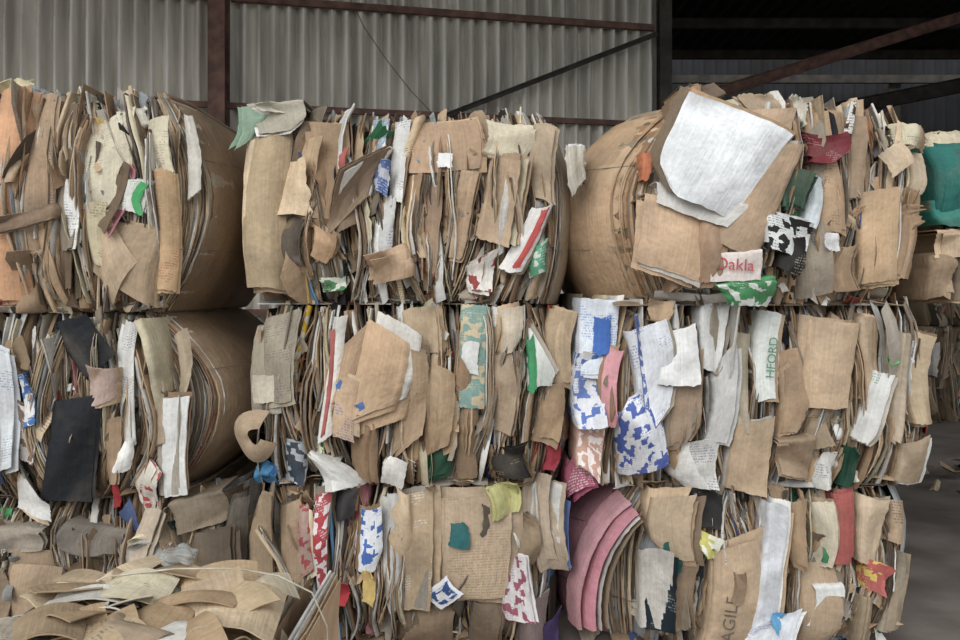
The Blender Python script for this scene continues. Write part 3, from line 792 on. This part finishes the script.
def corrugated(name, x0, x1, z0, z1, pitch, amp, mat, spp=8, laps=()):
    n = int((x1-x0)/pitch*spp)+1
    xs = np.linspace(x0, x1, n); ys = amp*np.sin(2*np.pi*xs/pitch)
    zs = [z0]+list(laps)+[z1]
    V = []; Fc = []
    for i in range(len(zs)-1):
        za, zb, o = zs[i]-(.0 if i == 0 else .05), zs[i+1], .012*(i % 2)
        base = len(V)
        for x, y in zip(xs, ys): V.append((x, y-o, za))
        for x, y in zip(xs, ys): V.append((x, y-o, zb))
        Fc += [(base+i2, base+i2+1, base+n+i2+1, base+n+i2) for i2 in range(n-1)]
    me = bpy.data.meshes.new(name); me.from_pydata(V, [], Fc); me.materials.append(mat)
    for p in me.polygons: p.use_smooth = True
    return link(bpy.data.objects.new(name, me))

ang = math.atan(.208)
wo = Vector((-3.24, 3.4, 0))
wd = Vector((math.cos(ang), math.sin(ang), 0)); wn = Vector((math.sin(ang), -math.cos(ang), 0))
wall = corrugated('wall_back', -4.5, 5.2, 0, 5.2, .13, .06, M_WALL, laps=(2.2, 3.95), spp=10)
wall.location = wo; wall.rotation_euler = (0, 0, ang)
def wp(s, off, z):
    p = wo+wd*s+wn*off; return (p.x, p.y, z)
ibeam('steel_column', wp(.93, .15, 0), wp(.93, .15, 5.1), .15, .15, M_RUST)
ibeam('steel_column', wp(5.15, .12, 0), wp(5.15, .12, 5.1), .12, .15, M_DSTEEL)
ibeam('steel_column', wp(-3.9, .15, 0), wp(-3.9, .15, 5.1), .15, .15, M_RUST)
def rail(z, s0, s1, hgt=.06, off=.09, mat=M_RUST):
    p = (Vector(wp(s0, off, z))+Vector(wp(s1, off, z)))/2
    return box('wall_rail', (s1-s0, .05, hgt), p, mat, (0, 0, ang))
rail(3.24, -4.4, 5.05, .05); rail(4.2, 1.03, 5.05, .06); rail(4.2, -4.4, .83, .06); rail(1.4, -4.4, 5.05, .055)
ibeam('diagonal_brace', wp(2.9, .16, 3.2), wp(5.05, .16, 4.12), .045, .045, M_DSTEEL, tw=.01)
link(tube('hanging_cable', [wp(2.05, .14, 4.3), wp(2.2, .14, 4.0), wp(2.4, .14, 3.72), wp(2.62, .14, 3.45), wp(2.85, .14, 3.22)], .004, M_RUST))

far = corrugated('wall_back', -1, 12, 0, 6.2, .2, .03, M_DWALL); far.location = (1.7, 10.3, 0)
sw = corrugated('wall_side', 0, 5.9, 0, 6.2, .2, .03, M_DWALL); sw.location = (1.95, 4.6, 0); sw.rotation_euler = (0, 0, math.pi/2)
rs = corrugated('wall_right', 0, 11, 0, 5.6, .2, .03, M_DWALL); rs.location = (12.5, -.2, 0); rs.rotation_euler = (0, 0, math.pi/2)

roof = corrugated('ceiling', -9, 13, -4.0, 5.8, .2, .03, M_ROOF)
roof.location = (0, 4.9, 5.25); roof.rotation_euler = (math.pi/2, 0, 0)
for i, y in enumerate((5.6, 7.0, 8.4, 9.8)):
    box('roof_purlin', (10.4, .07, .13), (7.3, y, 5.13), M_DSTEEL)
ibeam('roof_rafter', (2.05, 5.2, 3.6), (6.3, 6.4, 5.1), .10, .13, M_RUST)
ibeam('roof_rafter', (2.1, 7.6, 3.55), (9.3, 7.8, 5.0), .12, .2, M_DSTEEL)
ibeam('steel_column', (7.0, 10.0, 0), (7.0, 10.0, 5.1), .2, .2, M_DSTEEL)

me = bpy.data.meshes.new('floor'); me.from_pydata([(-25, -20, 0), (25, -20, 0), (25, 20, 0), (-25, 20, 0)], [], [(0, 1, 2, 3)]); me.materials.append(M_FLOOR)
link(bpy.data.objects.new('floor', me))

bf = Buf()
for i in range(26):
    x = R.uniform(3.3, 5.2); y = R.uniform(2.6, 3.8); n = 7
    A, B = np.meshgrid(np.linspace(0, 1, n), np.linspace(0, 1, n))
    U = (A-.5)*R.uniform(.05, .25); V = (B-.5)*R.uniform(.05, .2)
    hgt = .15*math.exp(-((x-4.2)/.8)**2-((y-3.1)/.5)**2)
    Z = .02+hgt*R.rand()+R.normal()*.2*U+R.normal()*.2*V+crumple(A, B, .02, 3); Z = np.maximum(Z, .006)
    a = R.rand()*6; c, ink = pick(0., .15)
    bf.sheet(np.stack([x+U*math.cos(a)-V*math.sin(a), y+U*math.sin(a)+V*math.cos(a), Z], -1), c, None, .004)
bf.build('litter_heap', M_CARD)
b = Bale(0, 0, 0, 0, yb=6.0, rect=(5.2, 8.6, .005, 1.15), n=90, depth=1.2, dull=.5, scraps=40); b.fill(); b.done('wrapped_waste_stack')
b = Bale(0, 0, 0, 0, yb=6.0, rect=(5.25, 8.6, 1.16, 2.0), n=90, depth=1.2, dull=.6, scraps=40); b.fill(); b.done('wrapped_waste_stack')

# ================================================================== light
w = bpy.data.worlds.new('overcast_sky'); bpy.context.scene.world = w; w.use_nodes = True
bg = w.node_tree.nodes['Background']; bg.inputs[0].default_value = (.95, .98, 1.0, 1); bg.inputs[1].default_value = 1.0
s = bpy.data.lights.new('soft_daylight', 'SUN'); s.energy = 1.7; s.angle = math.radians(40); s.color = (1, .99, .97)
so = link(bpy.data.objects.new('soft_daylight', s)); so.rotation_euler = Vector((.35, .75, -.55)).to_track_quat('-Z', 'Y').to_euler()

cam = bpy.data.cameras.new('camera'); co = link(bpy.data.objects.new('camera', cam))
cam.sensor_width = 36; cam.lens = 30; cam.shift_y = -30/960
co.location = (0, -3.6, 1.6); co.rotation_euler = (math.pi/2, 0, 0); cam.clip_end = 100
bpy.context.scene.camera = co
try:
    bpy.context.scene.view_settings.view_transform = 'Standard'
except Exception: pass
